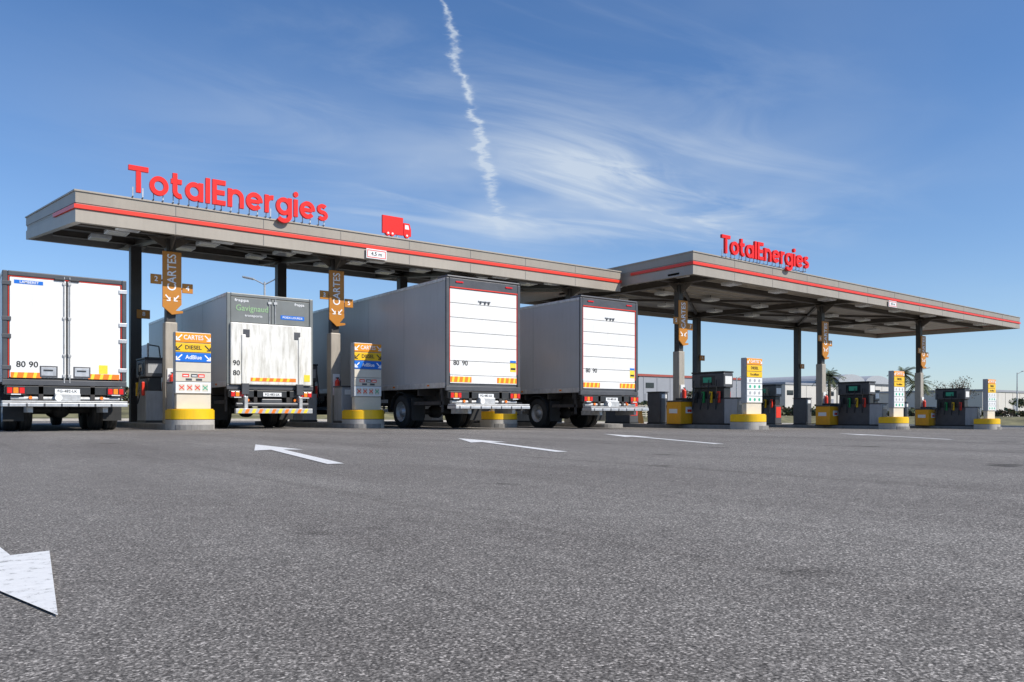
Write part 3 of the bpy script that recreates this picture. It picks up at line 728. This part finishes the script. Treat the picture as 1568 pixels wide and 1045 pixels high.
for k in range(0,27):
    u=12+k*2.5; z=zfg(u,54); z2=zfg(u+2.5,54)
    b.box(u-.05,u+.05,53.95,54.05,z-.1,z+1.25,postm)
    for h_ in (.15,.35,.55,.75,.95,1.15):
        b.cyl((u,54,z+h_),(u+2.5,54,z2+h_),.035,.035,postm,5,False)
b.done()
def warehouse(u,v,w,d,h,m,stripe=None,arch=0):
    z=zfg(u,v)-.3; b=B('warehouse',(u,v,z))
    b.box(0,w,0,d,0,h,m)
    b.box(-.15,w+.15,-.15,d+.15,h,h+.35,stripe or dgrey)
    b.box(.0,w,-.04,-.005,0,.8,conc)
    n=int(w/3)
    for k in range(1,n): b.box(k*w/n-.04,k*w/n+.04,-.05,-.005,.81,h-.05,m)
    for k in range(1,n,3): b.box(k*w/n+.3,k*w/n+2.2,-.08,-.006,.9,3.6,wgrey)
    for k in range(0,n,4): b.box(k*w/n+.5,k*w/n+2.3,-.07,-.006,h-1.8,h-1.0,glass)
    if arch:
        for a in range(arch):
            x0=w*a/arch; x1=w*(a+1)/arch; pts=[(x0+(x1-x0)*(.5-.5*math.cos(math.pi*k/12)),-.1,h+.36+math.sin(math.pi*k/12)*1.6) for k in range(13)]
            b.extr(pts,(0,d,0),cab)
    b.done()
wgrey=mat('warehouse_grey',(0.30,0.31,0.34),0.7,0,0.05,.5); wwhite=mat('warehouse_white',(0.60,0.57,0.52),0.7,0,0.05,.5); wred=mat('warehouse_trim_red',(0.35,0.08,0.06),0.6)
warehouse(78,86,40,26,6.3,wgrey,wred)
warehouse(119,80,16,22,6.0,wwhite,wgrey)
warehouse(135.5,80,19,22,6.6,wwhite,None,2)
warehouse(140,57,60,18,4.9,wwhite,wgrey)
warehouse(30,95,46,30,4.6,wgrey,wred)
warehouse(-30,100,30,20,5.0,wwhite,wgrey)
def palm(u,v,h):
    z=zfg(u,v); b=B('palm_tree',(u,v,z))
    for k in range(8): b.cyl((0,0,h*k/8),(0,0,h*(k+1)/8+.03),.26-.01*k,.22-.01*k,bark,9)
    for k in range(38):
        t=k*2.399; el=math.radians(random.uniform(-35,75)); L_=random.uniform(1.6,2.3); P=[]
        for j in range(7):
            f=j/6; P.append(Vector((math.cos(t)*math.cos(el)*L_*f,math.sin(t)*math.cos(el)*L_*f,h+math.sin(el)*L_*f-0.9*f*f)))
        for j in range(6):
            d=(P[j+1]-P[j]); side=d.cross(Vector((0,0,1))).normalized()
            for s in (-1,1):
                for q in (0,.5):
                    p=P[j]+d*q; w=.5*(1-.6*abs(j/6-.4))
                    b.add([p,p+d*.35,p+side*s*w+d*.5-Vector((0,0,.18))],[(0,1,2)],leafm if (k+j)%3 else leafm2)
    b.done(False)
palm(92.4,55.7,5.2); palm(101,50.5,5.6); palm(104,50.0,4.6)
tree(104,46.0,4.9,2.4,[leafb,leafb,bark],700,True); tree(108,47,4.2,2.2,[leafb,leafm,bark],600,True)
tree(50,62,3.0,1.7,[leafm,leafm2],700); tree(57,66,2.8,1.8,[leafm,leafm2],600); tree(76,63,2.9,2.0,[leafm,leafb],600)
tree(112,40,2.8,2.2,[leafm2,leafm],700)
def lamp(u,v,h,double=True,head=.5):
    z=zfg(u,v) if (v>50 or u>80) else gz(u); b=B('street_lamp',(u,v,z))
    b.cyl((0,0,0),(0,0,h),.10,.05,steel,10); b.cyl((0,0,0),(0,0,.3),.16,.16,steel,10)
    for s in ((-1,1) if double else (1,)):
        b.cyl((0,0,h-.15),(s*.65*.8,-s*.65*.6,h+.18),.035,.03,steel,8)
        c=Vector((s*.9*.8,-s*.9*.6,h+.22)); M=Matrix.Translation(c)@Matrix.Rotation(math.atan2(-.6,.8),4,'Z')@Matrix.Rotation(-s*.2,4,'Y')
        b.box(-.32,.32,-.13,.13,-.05,.05,steel,.03,M=M); b.box(-.22,.22,-.10,.10,-.056,-.0505,lensw,M=M)
    b.done()
lamp(15.1,43.0,7.75)
lamp(70,53,4.6,False); lamp(98,47,5.8,False); lamp(108,40,5.6,False)
b=B('plastic_road_barrier',(25.6,26.5,gz(25.6)))
for k,m in ((0,red),(1,red)):
    x=k*1.05
    b.extr([(x,-.25,0),(x,.25,0),(x,.2,.15),(x,.08,.6),(x,.08,.75),(x,-.08,.75),(x,-.08,.6),(x,-.2,.15)],(1.0,0,0),m if k==0 else orange)
b.done()

# ------------------------------------------------------------------ light, world
EL=math.radians(42); az=Vector((.46,-.89)).normalized()
sv=Vector((az.x*math.cos(EL),az.y*math.cos(EL),math.sin(EL)))
sl=bpy.data.lights.new('sun','SUN'); sl.energy=4.9; sl.angle=math.radians(.5); sl.color=(1,.945,.86)
so=bpy.data.objects.new('sun',sl); so.rotation_euler=sv.to_track_quat('Z','Y').to_euler(); S.collection.objects.link(so)
w=bpy.data.worlds.new('World'); S.world=w; w.use_nodes=True; nt=w.node_tree; L=nt.links
try:
    w.cycles.sampling_method='MANUAL'; w.cycles.sample_map_resolution=256
except Exception: pass
for n in list(nt.nodes): nt.nodes.remove(n)
out=nn(nt,'ShaderNodeOutputWorld'); bg=nn(nt,'ShaderNodeBackground'); bg.inputs['Strength'].default_value=0.12
L.new(bg.outputs[0],out.inputs[0])
sky=nn(nt,'ShaderNodeTexSky',sky_type='NISHITA'); sky.sun_disc=False; sky.sun_elevation=EL; sky.sun_rotation=math.atan2(az.x,az.y)
sky.air_density=1.0; sky.dust_density=0.2; sky.ozone_density=3.0
tint=nn(nt,'ShaderNodeMix',data_type='RGBA',blend_type='MULTIPLY'); tint.inputs['Factor'].default_value=1; tint.inputs['B'].default_value=(.84,.97,1.15,1)
L.new(sky.outputs[0],tint.inputs['A'])
hs=nn(nt,'ShaderNodeHueSaturation'); hs.inputs['Saturation'].default_value=1.10; L.new(tint.outputs['Result'],hs.inputs['Color'])
tc=nn(nt,'ShaderNodeTexCoord'); sp=nn(nt,'ShaderNodeSeparateXYZ'); L.new(tc.outputs['Generated'],sp.inputs[0])
def mth(op,a,b_=None,c=None,clamp=False):
    n=nn(nt,'ShaderNodeMath',operation=op); n.use_clamp=clamp
    for i,x in enumerate((a,b_,c)):
        if x is None: continue
        if isinstance(x,(int,float)): n.inputs[i].default_value=x
        else: L.new(x,n.inputs[i])
    return n.outputs[0]
zc=mth('MAXIMUM',sp.outputs[2],0.03)
px=mth('DIVIDE',sp.outputs[0],zc); py=mth('DIVIDE',sp.outputs[1],zc)
cb=nn(nt,'ShaderNodeCombineXYZ'); L.new(px,cb.inputs[0]); L.new(py,cb.inputs[1])
def noise(scale,sx,sy,rot=0,det=8,rough=.6,dist=0.0,loc=(0,0,0)):
    mp=nn(nt,'ShaderNodeMapping'); mp.inputs['Scale'].default_value=(sx,sy,1); mp.inputs['Rotation'].default_value=(0,0,rot); mp.inputs['Location'].default_value=loc
    L.new(cb.outputs[0],mp.inputs[0]); n=nn(nt,'ShaderNodeTexNoise',noise_dimensions='2D'); n.inputs['Scale'].default_value=scale; n.inputs['Detail'].default_value=det
    n.inputs['Roughness'].default_value=rough; n.inputs['Distortion'].default_value=dist; L.new(mp.outputs[0],n.inputs['Vector']); return n.outputs['Fac']
def gauss(cx,cy,rx,ry):
    a=mth('POWER',mth('ABSOLUTE',mth('DIVIDE',mth('SUBTRACT',px,cx),rx)),2.0); c=mth('POWER',mth('ABSOLUTE',mth('DIVIDE',mth('SUBTRACT',py,cy),ry)),2.0)
    return mth('EXPONENT',mth('MULTIPLY',mth('ADD',a,c),-1.0))
def smooth(x,a,c):
    n=nn(nt,'ShaderNodeMapRange',interpolation_type='SMOOTHSTEP'); n.inputs['From Min'].default_value=a; n.inputs['From Max'].default_value=c; L.new(x,n.inputs[0]); return n.outputs[0]
wisp=smooth(noise(1.3,.6,1.5,.25,6,.6,.6,(1.3,.4,0)),.42,.80)
veil=smooth(noise(.7,.8,1.2,.3,4,.5,.3,(4.3,1.4,0)),.25,.75)
reg=mth('ADD',gauss(2.3,2.8,1.1,.95),mth('MULTIPLY',gauss(3.5,2.6,.6,.35),.8))
reg=mth('ADD',reg,mth('MULTIPLY',gauss(1.25,1.6,.6,.6),.30))
m1=mth('MULTIPLY',mth('MULTIPLY',wisp,reg),.60); m2=mth('MULTIPLY',mth('MULTIPLY',veil,mth('ADD',reg,.04)),.60)
core=mth('MULTIPLY',mth('MULTIPLY',gauss(2.3,2.35,.6,.17),smooth(noise(2.2,.7,2.2,.1,6,.6,.6,(0,7,0)),.3,.75)),.55)
dx,dy=.635,.772
qx=mth('SUBTRACT',px,1.007); qy=mth('SUBTRACT',py,1.617)
al=mth('ADD',mth('MULTIPLY',qx,dx),mth('MULTIPLY',qy,dy)); pe=mth('SUBTRACT',mth('MULTIPLY',qx,dy),mth('MULTIPLY',qy,dx))
wig=mth('MULTIPLY',mth('SUBTRACT',noise(5,1,1,0,5,.65),.5),.12); pe2=mth('ADD',pe,wig)
wd=mth('ADD',mth('MULTIPLY',mth('MAXIMUM',al,-.5),.009),.007)
band=mth('EXPONENT',mth('MULTIPLY',mth('POWER',mth('ABSOLUTE',mth('DIVIDE',pe2,wd)),2.0),-1.0))
ends=mth('MULTIPLY',smooth(al,-1.5,-.8),mth('SUBTRACT',1.0,smooth(al,.9,3.0)))
trail=mth('MULTIPLY',mth('MULTIPLY',mth('MULTIPLY',band,ends),smooth(noise(12,1,1,0,4,.6),.25,.6)),.62)
haze=mth('MULTIPLY',mth('EXPONENT',mth('MULTIPLY',mth('MAXIMUM',sp.outputs[2],0.0),-6.0)),.38)
tot=mth('ADD',mth('ADD',mth('ADD',m1,m2),haze),mth('ADD',core,trail),None,True); tot=mth('MINIMUM',tot,.8)
mx=nn(nt,'ShaderNodeMix',data_type='RGBA'); mx.inputs['B'].default_value=(5.6,6.3,7.1,1)
L.new(tot,mx.inputs['Factor']); L.new(hs.outputs[0],mx.inputs['A']); L.new(mx.outputs['Result'],bg.inputs['Color'])

# ------------------------------------------------------------------ camera
c=bpy.data.cameras.new('camera'); co=bpy.data.objects.new('camera',c); S.collection.objects.link(co); S.camera=co
c.sensor_width=36; c.lens=27.55; c.shift_y=.0698; c.clip_start=.05; c.clip_end=6000
co.location=(0,0,EYE); co.rotation_euler=(math.radians(90),0,-math.atan2(.6,.8))
